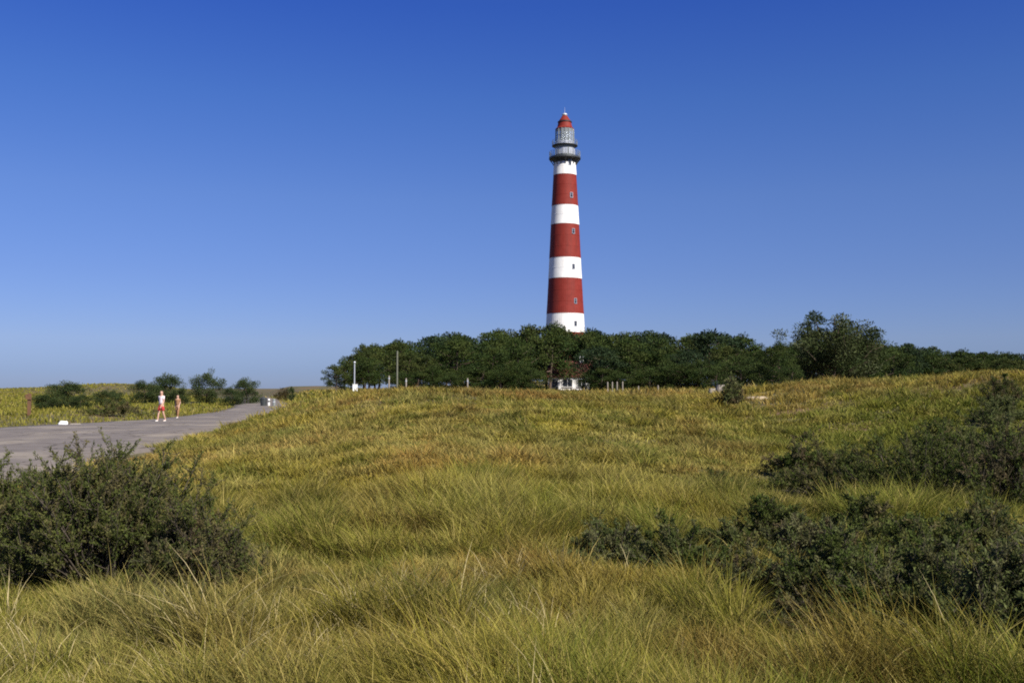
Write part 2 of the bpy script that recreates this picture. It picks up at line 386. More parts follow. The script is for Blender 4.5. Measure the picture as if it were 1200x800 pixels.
shrub_px('dune_shrub', 'small upright dark shrub on the slope above the heath shrubs', 905, 634, 84, 48, 23, C_DARK, 42, 10, 22, .040, GR)
shrub_px('dune_shrub', 'grey brown shrub with thin twigs in the gap right of the heath shrubs', 876, 704, 104, 46, 24, C_BROWN + C_GREY, 52, 10, 28, .030, GR, bare=.3)
shrub_px('dune_shrub', 'dense grey green shrub in the middle of the right clump', 985, 716, 170, 78, 25, C_GREY + C_DARK, 80, 12, 34, .030, GR)
shrub_px('dune_shrub', 'widest dark shrub low in the right clump with shaded hollows', 1085, 746, 190, 92, 26, C_DARK + C_GREY, 100, 13, 34, .030, GR)
shrub_px('dune_shrub', 'tall grey shrub cut by the right picture edge, nearest of its clump', 1195, 772, 210, 130, 27, C_GREY, 95, 13, 36, .030, GR)
shrub_px('dune_shrub', 'dark low shrub at the left end of the upper row on the slope', 985, 580, 160, 54, 28, C_DARK + C_OLIVE, 60, 11, 30, .044, GR)
shrub_px('dune_shrub', 'darkest broad shrub in the upper row on the right slope', 1085, 590, 190, 76, 29, C_DARK, 85, 12, 30, .044, GR)
shrub_px('dune_shrub', 'dark shrub at the picture edge ending the upper row on the slope', 1185, 598, 160, 80, 30, C_DARK + C_BROWN, 75, 12, 30, .044, GR)
shrub_px('dune_shrub', 'olive shrub bridging the middle of the two shrub rows on the right', 1020, 640, 110, 50, 41, C_OLIVE + C_DARK, 50, 11, 22, .045, GR)
shrub_px('dune_shrub', 'olive shrub by the picture edge between the two shrub rows', 1150, 655, 130, 60, 42, C_OLIVE + C_GREY, 55, 11, 22, .045, GR)
shrub_px('dune_shrub', 'small dark shrub at the lower front of the right clump among grass', 1010, 752, 90, 52, 43, C_DARK, 42, 11, 28, .030, GR)
shrub_px('dune_shrub', 'low dark shrub above the darkest broad one, high on the right slope', 1105, 535, 120, 40, 44, C_DARK + C_OLIVE, 50, 10, 22, .06, GR)
for lb_, a_ in (('low olive heath shrub filling the ground just left of the right clump', (850, 652, 96, 34, 51, C_OLIVE + C_GREY, 50, 10, 24, .034)),
    ('low grey heath shrub between the small upright shrub and the right clump', (945, 660, 130, 46, 52, C_GREY + C_BROWN, 52, 10, 24, .036)),
    ('broad low olive shrub in the middle of the slope between both rows', (1080, 665, 170, 56, 53, C_OLIVE + C_DARK, 62, 11, 24, .038)),
    ('low brownish shrub at the upper left start of the slope thicket', (945, 560, 110, 36, 54, C_BROWN + C_DARK, 46, 9, 22, .055)),
    ('low dark shrub above the picture edge shrub of the upper row', (1170, 540, 120, 44, 55, C_DARK + C_GREY, 48, 10, 22, .06)),
    ('low twiggy brown heath patch in the grass before the right clump', (940, 745, 110, 38, 56, C_BROWN + C_OLIVE, 46, 10, 22, .030))):
    shrub_px('dune_shrub', lb_, *a_, GR)
shrub_px('dune_shrub', 'silvery grey shrub near the top of the right dune', 1165, 496, 80, 30, 31, C_GREY, 45, 9, 20, .07, GR)
shrub_px('dune_shrub', 'small brown shrub on the crest of the right dune by the picture edge', 1178, 470, 60, 24, 32, C_BROWN + C_DARK, 36, 9, 20, .07, GR)
shrub_px('dune_shrub', 'faint small olive shrub alone in the yellow grass of the field', 842, 582, 54, 24, 33, C_OLIVE, 30, 9, 20, .045, GR)
shrub_px('dune_shrub', 'grey bare twiggy bush by the bleached stumps before the wood', 857, 474, 26, 28, 34, C_BROWN + C_GREY, 36, 9, 16, .12, None, bare=.4)
shrub_px('dune_shrub', 'brown bush beside the bin where the road disappears', 332, 470, 26, 14, 35, A((.07, .055, .022), (.09, .07, .03)), 34, 8, 18, .14, None)
shrub_px('dune_shrub', 'long low grey brown bush on the far verge left of the walkers', 135, 488, 80, 16, 36, C_BROWN + C_OLIVE, 50, 9, 18, .11, None)

# ------------------------------------------------------------------ grass
G_GREEN = np.array((.130, .152, .020)); G_OLIVE = np.array((.268, .230, .038)); G_STRAW = np.array((.42, .33, .11))
G_RUST = np.array((.300, .165, .048)); G_DEEP = np.array((.055, .082, .016)); G_GREY = np.array((.165, .175, .075))
def tuft_field(n, ymin, ymax, power, side=6.0):
    """tuft positions in the view wedge, thinning out with distance"""
    u = RNG.random(n); e = 2 - power
    y = (ymin ** e + u * (ymax ** e - ymin ** e)) ** (1 / e)
    hw = y * .56 + side
    return (RNG.random(n) * 2 - 1) * hw, y
def grass(name, label, n, per, ymin, ymax, power, L0, wk, K, where, spread=.09, straw=.22, lean=.5, dry=False):
    x, y = tuft_field(n, ymin, ymax, power); keep = where(x, y); low = np.ones(n)
    for fx, fy, rx, ry in FOOT:
        d = np.hypot((x - fx) / rx, (y - fy) / ry); keep &= ~((d < .8) & (RNG.random(n) < .5)); d2 = np.hypot((x - fx) / (rx + .1), (y - fy + .35 * ry) / (ry * 1.25 + .3)); low = np.minimum(low, .45 + .55 * sm(.7, 1.25, d2))
    low *= 1 - .65 * sm(92, 100, y) * sm(-2, 4, x) * (1 - sm(119, 124, y))
    x, y, low = x[keep], y[keep], low[keep]; n = len(x)
    pn = fbm(x / 6, y / 9, 21); p2 = fbm(x / 1.6, y / 2.2, 31, 3); p3 = fbm(x / 14, y / 20, 41, 3)
    tl = low * L0 * (.36 + .6 * fbm(x / 3.5, y / 3.5, 51, 3) + .95 * sm(.45, .75, fbm(x / .8, y / .8, 61, 2))) * (.7 + .6 * RNG.random(n))
    dist = np.hypot(x, y)
    left = (x < road_far(y))
    # colour of each tuft
    g = G_OLIVE[None] * np.ones((n, 1))
    def mix(g, c, k): k = np.clip(k, 0, 1)[:, None]; return g * (1 - k) + c[None] * k
    g = mix(g, G_GREEN, sm(.45, .72, pn) * .75 + sm(.62, .8, p2) * .5)
    g = mix(g, G_RUST, sm(.48, .72, p3) * .8 * (dist > 9) + sm(.66, .82, 1 - p2) * .35)
    far_brown = sm(58, 80, y) * sm(-3, 6, x) * (1 - sm(118, 125, y))
    g = mix(g, G_RUST * 1.1, far_brown * (.35 + .5 * p2))
    rp_ = gs(x, y, -4, 45, 6, 5) + gs(x, y, 7, 62, 8, 12) + gs(x, y, 12, 54, 6, 7) + .6 * gs(x, y, -7, 27, 4, 5) + .5 * gs(x, y, 3.5, 24, 3, 4) + .9 * gs(x, y, 13.5, 42, 4, 3) + .6 * gs(x, y, 17.5, 37, 2.5, 2) + .5 * gs(x, y, 13, 32.5, 2, 1.6) + .6 * gs(x, y, -9, 40, 3, 3) + .7 * gs(x, y, 2.5, 43, 5, 3) + .6 * gs(x, y, 8, 38, 3, 3) + .6 * gs(x, y, 20, 41, 4, 3) + .45 * gs(x, y, -2.5, 19, 2, 3) + .7 * gs(x, y, 0, 9.5, 2.4, 1.8)  # rust-brown grass patches; those on the right humps paint in shading contrast
    g = mix(g, G_RUST, np.clip(rp_, 0, 1) * (.45 + .55 * p2))
    hum = fbm(x / 6.0, y / 6.5, 1) - .5
    g = mix(g, G_GREEN * 1.1, sm(.02, -.16, hum) * .55 * (dist > 10)); g = mix(g, G_RUST, sm(.10, .24, hum) * .55 * (dist > 18))  # greener hollows, rust mounds: tuft colour stands in for weak relief shading
    g = mix(g, G_STRAW, sm(.6, .9, RNG.random(n)) * .45 + sm(.5, .3, pn) * .25)
    p4 = fbm(x / .7, y / .9, 71, 2); g = mix(g, G_DEEP * 1.3, sm(.58, .8, p4) * .55); g = mix(g, G_RUST * .8, sm(.42, .2, p4) * .5)
    sp1 = vnoise(x / .55, y / .7, 101); sp2 = vnoise(x / 1.3, y / 1.6, 103)
    g = mix(g, np.array((.30, .27, .075)), sm(.62, .85, sp1) * .65); g = mix(g, np.array((.085, .125, .016)), sm(.35, .15, sp1) * .55); g = mix(g, np.array((.27, .225, .030)), sm(.6, .9, sp2) * .6)
    g = g * (.55 + .9 * fbm(x / 1.7, y / 2.2, 81, 3))[:, None] * (.72 + .56 * RNG.random(n))[:, None]
    rd = sm(1.0, 7, x - .12 * y) * (1 - sm(30, 40, y))
    g = mix(g, G_GREEN * .95, rd * (.45 + .55 * p2))
    ll = sm(0, -3, x + .02 * y) * (1 - sm(11, 16, y))
    g = mix(g, G_GREY, ll * sm(.35, .6, p2) * .4)
    g = mix(g, G_GREEN * 1.15, ll * sm(.55, .38, p2) * .7)
    g = mix(g, np.array((.215, .205, .030)), left * .75)
    # blades
    N = n * per; idx = np.repeat(np.arange(n), per)
    ang = RNG.random(N) * 2 * np.pi; sp = spread * (1 + dist[idx] * .03) * np.sqrt(RNG.random(N))
    bx = x[idx] + np.cos(ang) * sp; by = y[idx] + np.sin(ang) * sp
    bz = H(bx, by) - .02
    L = tl[idx] * (.55 + .6 * RNG.random(N))
    wf = fbm(bx / 2.5, by / 3, 111, 2) * 9.0
    wind = np.stack([np.cos(wf) * .28 - .10, np.sin(wf) * .28 + .04])
    dx = np.cos(ang) * .8 + wind[0] + RNG.normal(0, .35, N); dy = np.sin(ang) * .8 + wind[1] + RNG.normal(0, .35, N)
    dl = np.hypot(dx, dy) + 1e-6; dx /= dl; dy /= dl
    ln = np.clip(lean * (.5 + .9 * RNG.random(N)), .05, 1.25)
    w = wk * (.003 + .00052 * np.hypot(bx, by)) * (.7 + .6 * RNG.random(N))
    fa = RNG.random(N) * np.pi; wx = np.cos(fa) * w; wy = np.sin(fa) * w
    nv = 2 * K + 1; V = np.zeros((N, nv, 3)); C = np.zeros((N, nv, 3))
    br = (.75 + .5 * RNG.random(N))[:, None]
    c = g[idx] * br
    st = RNG.random(N) < straw * (1 + .8 * ll[idx]) * (1 - .5 * rd[idx]); c[st] = c[st] * .35 + G_STRAW * .65 * br[st]
    if dry: c = np.array((.52, .43, .22)) * br
    dp = RNG.random(N) < (0 if dry else .12); c[dp] = c[dp] * .4 + G_DEEP * .6
    for k in range(K + 1):
        t = k / K
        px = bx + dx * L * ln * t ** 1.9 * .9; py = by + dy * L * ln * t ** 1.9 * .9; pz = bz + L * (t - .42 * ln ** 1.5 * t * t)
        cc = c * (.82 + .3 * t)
        if k < K:
            ww = (1 - .75 * t ** 1.5)
            V[:, 2 * k] = np.stack([px - wx * ww, py - wy * ww, pz], 1); V[:, 2 * k + 1] = np.stack([px + wx * ww, py + wy * ww, pz], 1)
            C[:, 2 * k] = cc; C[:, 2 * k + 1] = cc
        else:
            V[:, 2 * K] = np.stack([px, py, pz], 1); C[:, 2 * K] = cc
    pat = []
    for k in range(K - 1): pat += [2 * k, 2 * k + 1, 2 * k + 3, 2 * k + 2]
    pat += [2 * K - 2, 2 * K - 1, 2 * K]; pat = np.array(pat)
    loops = (np.arange(N)[:, None] * nv + pat[None]).ravel()
    tot = np.tile(np.array([4] * (K - 1) + [3]), N); starts = np.concatenate([[0], np.cumsum(tot)[:-1]])
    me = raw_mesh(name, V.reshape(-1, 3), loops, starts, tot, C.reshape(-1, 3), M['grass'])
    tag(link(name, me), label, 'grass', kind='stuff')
    print(name, N)
on_right = lambda x, y: (x - road_near(y) > -.75 + 1.5 * fbm(x / 1.1, y / 1.6, 91, 3))
grass('marram_grass', 'tall marram grass with straw coloured blades in the foreground', 37000, 26, 3.0, 17, 1.0, .37, .52, 3, on_right, .085, .20, .7)
grass('straw_stalks', 'sparse long pale straw stalks leaning over the foreground grass', 2300, 5, 4.2, 9.5, 1.0, .50, .5, 4, lambda x, y: on_right(x, y) & (fbm(x / 1.4, y / 1.4, 121, 2) > .5) & ((x < .6) | (RNG.random(len(x)) < .18)), .06, 1.0, .75, True)
grass('dune_moss_grass', 'short mossy undergrowth of fine blades between the taller grass', 38000, 12, 3.5, 34, 1.15, .17, 1.3, 2, on_right, .12, .08, .8)
grass('dune_grass', 'yellow green grass covering the dune field up to its crest', 60000, 14, 14, 72, 1.45, .25, .75, 2, on_right, .13, .12, .75)
def far_where(x, y):
    pth = (np.abs(y - (PATH_Y + (x - 3) * .06)) < 2.4) & (x > 2) & (x < 25)
    return on_right(x, y) & ~pth & (np.hypot(x - TX, y - TY) > 8)
grass('meadow_grass', 'brownish meadow grass on the flat ground before the pine wood', 15000, 8, 66, 215, 1.5, .42, 1.1, 2, far_where, .3, .2, .5)
grass('verge_grass', 'bright green grass on the verge and low dunes beyond the road', 30000, 9, 38, 300, 1.35, .26, 1.0, 2, lambda x, y: (road_far(y) - x > -.5 + 1.2 * fbm(x / 1.2, y / 1.8, 95, 3)), .3, .12, .5)

# ------------------------------------------------------------------ trees
def clump(rg, c, R, flat, n, size, col, P, D, S, Cc):
    u = rg.normal(size=(n, 3)); u /= np.linalg.norm(u, axis=1, keepdims=True)
    rad = rg.random(n) ** .42
    p = u * rad[:, None] * R; p[:, 2] *= flat
    P.append(p + c); dd = u * .8 + rg.normal(size=(n, 3)) * .6 + np.array((0, 0, .35)); D.append(dd)
    S.append(size * (.6 + .8 * rg.random(n))); Cc.append(col * (.72 + .56 * rg.random(n))[:, None])
C_PINE = A((.030, .050, .011), (.044, .064, .014), (.024, .040, .011), (.052, .068, .016))
C_PALE = A((.046, .062, .014), (.060, .070, .018), (.036, .050, .013)); C_BLUE = A((.024, .042, .018), (.034, .054, .022), (.020, .034, .014))
def pine_meshes(seed, h, w, nlimb, nclump, per, size, low=.3, cols=C_PINE, flat=.5, crown_top=.9, rb=.17, dome=False):
    rg = np.random.default_rng(seed); tr = MB(); P = []; D = []; S = []; Cc = []
    bend = rg.normal(size=2) * .05 * h
    tp = lambda t: np.array((bend[0] * t * t + .02 * h * math.sin(4 * t), bend[1] * t * t, h * .93 * t))
    ts = [0, .15, .3, .45, .6, .75, .9, 1]
    r0 = .022 * h + .05
    tr.tube([tp(t) for t in ts], [r0 * (1.25 if t == 0 else 1 - .88 * t) for t in ts], 8)
    for k in range(nlimb):
        t = low + (crown_top - low) * ((k + rg.random()) / nlimb); p = tp(t); a = k * 2.4 + rg.normal() * .5
        tt = (t - low) / (1 - low)
        reach = w / 2 * (math.sin(math.pi * (.22 + .70 * tt)) ** .7) * (.65 + .5 * rg.random())
        up = (.06 + .34 * tt) * reach + .04 * h * rg.random()
        e = p + np.array((math.cos(a) * reach, math.sin(a) * reach, up)); md = (p + e) / 2 + np.array((0, 0, -.10 * reach)) + rg.normal(size=3) * .05 * reach
        if dome:
            ce = math.acos(1 - 1.25 * ((k + .5) / nlimb)); q_ = (.66 + .42 * rg.random()) * (1 if ce > .5 else .93)
            e = np.array((math.sin(ce) * math.cos(a) * w / 2 * q_, math.sin(ce) * math.sin(a) * w / 2 * q_, h * (.44 + .52 * math.cos(ce) * q_)))
            p = tp(min(.9, max(.12, e[2] / h - .28))); md = (p + e) / 2 + np.array((0, 0, -.03 * h)) + rg.normal(size=3) * .03 * h
        tr.tube([p, md, e], [r0 * (1 - .88 * t) * .55 + .015, r0 * .28 * (1 - .6 * t) + .01, .012], 5)
        for q in range(nclump):
            s = .45 + .6 * rg.random(); c = (1 - s) * p + s * e + np.array((0, 0, -.2 * reach * s * (1 - s))) + rg.normal(size=3) * .05 * w
            clump(rg, c, w * rb * (.55 + .6 * rg.random()), flat, per, size, cols[rg.integers(len(cols))], P, D, S, Cc)
    for q in range(0 if dome else nclump + 2):
        c = tp(1) + rg.normal(size=3) * .07 * w; clump(rg, c, w * rb * .7, flat * 1.3, per, size, cols[rg.integers(len(cols))], P, D, S, Cc)
    P = np.vstack(P); D = np.vstack(D); S = np.concatenate(S); Cc = np.vstack(Cc); P[:, 2] = np.maximum(P[:, 2], .05)
    return tr.mesh('pine_trunk', M['bark'], True), diamonds(P, D, S, S * .2, Cc, M['needle'], 'pine_crown'), P
def tree_of(meshes, name, label, cat, loc, rz, scale, group):
    t = thing(name, label, cat, loc, rz, group, scale); link('trunk', meshes[0], t); link('crown', meshes[1], t); return t

PROF_X = [380, 392, 402, 430, 470, 540, 600, 640, 690, 750, 800, 850, 900, 930, 1000, 1060, 1100, 1150, 1210, 1300]
PROF_Y = [438, 428, 420, 403, 396, 388, 382, 379, 387, 387, 391, 392, 400, 400, 404, 405, 411, 414, 416, 419]
VAR = [pine_meshes(100 + k, 10.0, 8.6, 16, 3, 105, .42, low=.32 if k % 2 else .24, flat=(.42, .36, .5)[k % 3], rb=(.185, .21, .16)[k % 3], cols=(C_PINE, C_PINE, C_PALE, C_PINE, C_BLUE, C_PALE, C_PINE)[k]) for k in range(7)]
rg = np.random.default_rng(5)
def section(px):
    if px < 425: return 'pine at the thin left end of the wood, trunk and sky showing below its crown', 'pines at the left end of the wood'
    if px < 520: return 'dark green pine in the left part of the wood, right of the white pole', 'pines in the left part of the wood'
    if px < 630: return 'dark green pine in the high part of the wood just left of the lighthouse', 'pines left of the lighthouse'
    if px < 705: return 'dark green pine around the cottage at the foot of the lighthouse', 'pines around the cottage'
    if px < 800: return 'dark green pine in the wood just right of the lighthouse', 'pines right of the lighthouse'
    if px < 925: return 'dark green pine in the lower wood between the lighthouse and the tall ragged pine', 'pines before the tall ragged pine'
    if px < 1062: return 'dark green pine of the wood behind the tall ragged pine', 'pines behind the tall ragged pine'
    return 'pine in the far low treeline behind the right dune', 'pines of the far treeline'
def wood(px, Y, frac, wk):
    top = float(np.interp(px, PROF_X, PROF_Y)); X = (px - 600) / F * Y
    z0 = float(H(X, Y)) - .1; zt = at_depth(px, top, Y).z
    h = max(2.2, (zt - z0) * frac); v = VAR[rg.integers(7)]; s = h / float(np.quantile(v[2][:, 2], .997))
    lb, gp = section(px); ww = wk * max(s, .62) * (.9 + .25 * rg.random())
    tree_of(v, 'pine_tree', lb, 'tree', (X, Y, z0), rg.random() * 6.28, (ww, ww, s * 1.0), gp)
for Y, step, f0, f1, x0, x1 in ((146, 36, .66, .86, 436, 1050), (160, 31, .80, .97, 424, 1060), (176, 32, .92, 1.0, 440, 1060), (192, 34, .92, 1.01, 440, 1060)):
    px = x0
    while px < x1:
        q = px + rg.normal() * 5
        if not (652 < q < 684 and Y < 172):
            wood(q, Y + rg.normal() * 3, (f0 + (f1 - f0) * rg.random()) * (1.09 if rg.random() < .16 else .93 + .08 * rg.random()), 1.0)
        px += step * (.85 + .3 * rg.random())
for q, Y, f in ((660, 186, .98), (694, 182, 1.0), (640, 178, .99), (394, 150, .95), (404, 158, 1.0), (417, 154, .95), (428, 168, 1.0), (412, 172, .9)): wood(q, Y, f, .75)
px = 1056
while px < 1290:
    wood(px, 232 + rg.normal() * 6, .95 + .13 * rg.random(), 1.1); px += 14 * (.8 + .4 * rg.random())
px = 1062
while px < 1290:
    wood(px, 216 + rg.normal() * 5, .8 + .18 * rg.random(), 1.15); px += 16 * (.8 + .4 * rg.random())

# tall ragged pine and its neighbours, nearer than the wood
def place_tree(px, py_base, top, Y, meshes, _h, name, label, wk=1.0, group=None, cat='tree', rz=0.):
    h0 = float(np.quantile(meshes[2][:, 2], .9985)); X = (px - 600) / F * Y; z0 = float(H(X, Y)) - .08; h = at_depth(px, top, Y).z - z0; s = h / h0
    return tree_of(meshes, name, label, cat, (X, Y, z0), rz, (s * wk, s * wk, s), group)
RAG = pine_meshes(301, 10.0, 11.5, 46, 3, 190, .28, low=.10, flat=.75, dome=True, cols=A((.034, .050, .015), (.046, .062, .018), (.060, .072, .026), (.07, .082, .036)), rb=.105)
NEAR = pine_meshes(302, 10.0, 9.0, 22, 4, 120, .32, low=.06, flat=.65, rb=.16)
NEAR2 = pine_meshes(303, 10.0, 9.0, 22, 4, 120, .32, low=.05, flat=.65, cols=C_PINE + A((.05, .075, .02)), rb=.16)
place_tree(975, 460, 369, 96, RAG, 9.75, 'pine_tree', 'tall ragged pine with a broken open crown rising above the wood on the right', 1.18)
place_tree(912, 470, 400, 82, NEAR, 10, 'pine_tree', 'bushy dark pine left of the tall ragged pine, branches down to the grass', .95)
place_tree(928, 472, 428, 66, NEAR2, 10, 'pine_tree', 'low dark bushy pine nearest the grass at the lower left of the tall ragged pine', 1.3, rz=3.)
place_tree(1012, 458, 393, 100, NEAR2, 10, 'pine_tree', 'greener bushy pine at the right foot of the tall ragged pine', 1.35)
place_tree(1046, 456, 408, 108, NEAR, 10, 'pine_tree', 'low rounded pine ending the wood before the far treeline', 1.35, rz=2.)
place_tree(945, 460, 395, 104, NEAR2, 10, 'pine_tree', 'low dark pine filling the gap beneath the tall ragged pine', 1.3, rz=1.)
YP = [(470, 432, 141, 1.7), (491, 436, 140, 1.9), (508, 428, 142, 1.6), (528, 434, 139, 1.9), (547, 430, 143, 1.7), (566, 425, 141, 1.6), (586, 434, 139, 1.9), (604, 426, 142, 1.7), (622, 430, 140, 1.5), (692, 434, 142, 1.6),
      (706, 428, 141, 1.6), (724, 434, 139, 1.9), (743, 426, 142, 1.7), (762, 433, 139, 1.9), (782, 424, 140, 1.7), (801, 431, 137, 1.8), (820, 424, 137, 1.7), (839, 430, 134, 1.8), (868, 424, 122, 1.6), (890, 430, 118, 1.6)]
for px, top, Y, wk in YP:
    place_tree(px, 0, top + rg.normal() * 3, Y, (NEAR, NEAR2)[rg.integers(2)], 10, 'pine_tree', 'low dark young pine along the front edge of the wood', wk, 'young pines along the wood front', rz=rg.random() * 6)

# round bushes and small trees beyond the road
DEC = [pine_meshes(400 + k, 6.0, 6.6, 18, 4, 150, .26, low=.06, flat=.8, cols=C_BUSH, rb=.19) for k in range(3)]
GB = 'dark bushes beyond the road'
for px, top, Y, wk, v, lb in (
    (76, 447, 84, 1.5, 0, 'tallest of the dark green bushes in the low row left of the walkers'),
    (55, 460, 76, 1.7, 1, 'spreading dark bush sloping down to the left in the verge meadow'),
    (96, 462, 80, 1.6, 2, 'low dark bush in front of the tallest one in the left row'),
    (124, 455, 92, 1.25, 1, 'small pale green bush at the right end of the low left row'),
    (136, 457, 95, 1.1, 0, 'small dark bush touching the pale green one in the left row'),
    (170, 446, 112, 1.15, 2, 'low round tree at the left of the group behind the walkers'),
    (194, 438, 116, 1.05, 0, 'round dark tree standing directly behind the walkers'),
    (211, 452, 112, 1.2, 1, 'low bush filling the gap between the two roundest trees'),
    (243, 433, 120, .98, 1, 'roundest and tallest tree of the group right of the walkers'),
    (272, 454, 116, 1.2, 2, 'low dark bush between the tallest round tree and the last small tree'),
    (289, 443, 126, .95, 0, 'small dark tree at the right end of the group beyond the road'),
    (342, 453, 150, .5, 2, 'tiny dark bush on the skyline where the road disappears')):
    place_tree(px, 0, top, Y, DEC[v], 5.95, 'round_tree', lb, wk, GB, rz=px * .37)

# ------------------------------------------------------------------ lighthouse
def lighthouse():
    z0 = float(H(TX, TY)) - .3
    L = thing('lighthouse', 'tall round lighthouse with red and white bands, a grey gallery and red lantern roof', 'lighthouse', (TX, TY, z0))
    zz = lambda py: at_depth(662, py, TY).z - z0
    k = TY / F
    # bands of the tapering cast-iron tower, each ring a little proud of the one above
    ed = [(446, 0), (390, 1), (368, 0), (327, 1), (303, 0), (264, 1), (242, 0), (206, 1), (187, None)]
    rad = lambda py: k * np.interp(py, [187, 206, 264, 327, 368, 390, 446], [12.7, 13.6, 16.7, 19.6, 21.8, 23.0, 26.2])
    b = MB(); zb = 0.0
    for i in range(len(ed) - 1):
        y0, c = ed[i]; y1 = ed[i + 1][0]; za = 0 if i == 0 else zz(y0); z1 = zz(y1); st = .04
        prof = [(rad(y0) + st, za), (rad(y0) + st, za + .12)]
        n = max(2, int((z1 - za) / 1.9))
        for q in range(1, n + 1):
            yy = y0 + (y1 - y0) * q / n; zq = za + .12 + (z1 - za - .12) * q / n; r = float(rad(yy))
            prof += [(r + .012, zq - .10), (r + .03, zq - .08), (r + .03, zq - (.0 if q == n else .02))]
            if q < n: prof += [(r + .012, zq)]
        b.lathe(prof, 56, 0 if c == 0 else 1, cap=(i in (0, len(ed) - 2)))
    b.build('tower_shaft', [M['red'], M['white']], L)
    # small windows on the camera side
    for px, py, m in ((670, 231, 0), (672, 314, 1), (674, 354, 0), (668.5, 193, 1), (672, 273, 0), (674, 380, 1)):
        z = zz(py); r = float(rad(py)); dx = (px - 662.5 - (663.2 - 662.5)) * k
        a = math.atan2(-math.sqrt(max(r * r - dx * dx, .1)), dx); c = Vector((math.cos(a) * (r + .03), math.sin(a) * (r + .03), z))
        f = MB(); R = Matrix.Rotation(a, 3, 'Z')
        for o, d in (((0, -.30, 0), (.14, .07, 1.1)), ((0, .30, 0), (.14, .07, 1.1)), ((.0, 0, .52), (.16, .53, .07)), ((.03, 0, -.54), (.22, .66, .08)), ((0, 0, .1), (.10, .53, .04))):
            f.box(c + R @ Vector(o), d, a)
        fr = f.build('window', M['silver'], L); p = MB(); p.box(c + R @ Vector((-.01, 0, 0)), (.06, .54, 1.0), a); p.build('pane', M['pane'], fr)
    zg = zz(187); rg_ = k * 18.8
    # gallery: corbelled underside and deck
    b = MB(); b.lathe([(k * 12.9, zg - .9), (k * 13.6, zg - .55), (k * 15.6, zg - .15), (rg_, zg + .02), (rg_, zg + .36), (k * 12, zg + .36)], 48); b.build('gallery', M['dark'], L)
    g = L.children[-1]
    for i in range(16):
        br = MB(); a = 2 * math.pi * i / 16; u = Vector((math.cos(a), math.sin(a), 0))
        br.tube([u * (k * 13.0) + Vector((0, 0, zg - 1.35)), u * (k * 15.5) + Vector((0, 0, zg - .6)), u * (rg_ - .1) + Vector((0, 0, zg - .02))], [.09, .09, .09], 5)
        br.build('bracket', M['dark'], g)
    def railing(r, z, h, n, nb, m, par, t=.035):
        q = MB()
        for i in range(n):
            a = 2 * math.pi * i / n; u = Vector((math.cos(a) * r, math.sin(a) * r, z)); q.tube([u, u + Vector((0, 0, h))], [t, t], 5)
        for j in range(nb):
            zq = z + h * (j + 1) / nb; ring = [(r * math.cos(2 * math.pi * i / 48), r * math.sin(2 * math.pi * i / 48), zq) for i in range(49)]
            q.tube(ring, [t] * 49, 5)
        q.build('railing', m, par)
    railing(rg_ - .12, zg + .36, 1.25, 36, 4, M['grey'], g)
    # watch room behind the gallery, upper walkway
    zl = zz(171)
    b = MB(); b.lathe([(k * 11.6, zg + .36), (k * 11.6, zl - .25)], 32); wr = b.build('watch_room', M['grey'], L)
    for a in (-2.05, -1.57, -1.0, -.5, -2.6):
        p = MB(); p.box((math.cos(a) * k * 11.6, math.sin(a) * k * 11.6, zg + 1.5), (.14, .95, 1.3), a); p.build('window', M['silver'], wr)
    b = MB(); b.lathe([(k * 12.2, zl - .25), (k * 15.2, zl - .12), (k * 15.2, zl + .02), (k * 9, zl + .02)], 40); up = b.build('walkway', M['dark'], L)
    railing(k * 14.9, zl + .02, 1.05, 28, 3, M['grey'], up, .03)
    # lantern
    zt = zz(152); b = MB(); b.lathe([(k * 11.3, zl + .02), (k * 11.3, zl + .75)], 16); ln = b.build('lantern_room', M['silver'], L)
    b = MB(); b.lathe([(k * 10.9, zl + .75), (k * 10.7, zt)], 16, cap=False); b.build('glazing', M['glass'], ln)
    b = MB()
    for i in range(16):
        a = 2 * math.pi * i / 16; u = Vector((math.cos(a), math.sin(a), 0))
        b.tube([u * k * 11.0 + Vector((0, 0, zl + .7)), u * k * 10.8 + Vector((0, 0, zt + .05))], [.07, .07], 5)
    for z in (.5,):
        zq = zl + .75 + (zt - zl - .75) * z; r = k * 10.85
        b.tube([(r * math.cos(2 * math.pi * i / 48), r * math.sin(2 * math.pi * i / 48), zq) for i in range(49)], [.05] * 49, 5)
    b.build('glazing_bar', M['grey'], ln)
    b = MB(); b.lathe([(.5, zl + .2), (.7, zl + .9), (1.0, zl + 1.3), (1.15, zl + 2.0), (1.0, zl + 2.7), (.5, zt - .3)], 20); b.build('lens', M['silver'], ln, True)
    zd = zz(143.5); zc = zz(136.5)
    b = MB(); b.lathe([(k * 10.9, zt), (k * 11.0, zt + .12), (k * 9.0, zt + .45), (k * 7.6, zd - .05)], 32); b.build('lantern_collar', M['red'], L, False)
    b = MB(); b.lathe([(k * 8.5, zd - .05), (k * 8.5, zd + .1), (k * 7.7, zd + .12)], 32); b.build('roof_rim', M['dark'], L)
    b = MB(); b.lathe([(k * 7.6, zd + .12), (k * 6.7, zd + .4), (k * 5.2, zd + .75), (k * 3.8, zc - .1), (k * 2.6, zc + .1)], 32); b.build('roof', M['red'], L, True)
    b = MB(); b.lathe([(k * 2.7, zc + .1), (k * 3.4, zc + .3), (k * 3.0, zc + .5), (k * 1.2, zc + .68), (.05, zc + .72)], 20)
    b.tube([(0, 0, zc + .8), (0, 0, zc + 2.0)], [.05, .02], 5); b.build('vent_cap', M['silver'], L)
lighthouse()

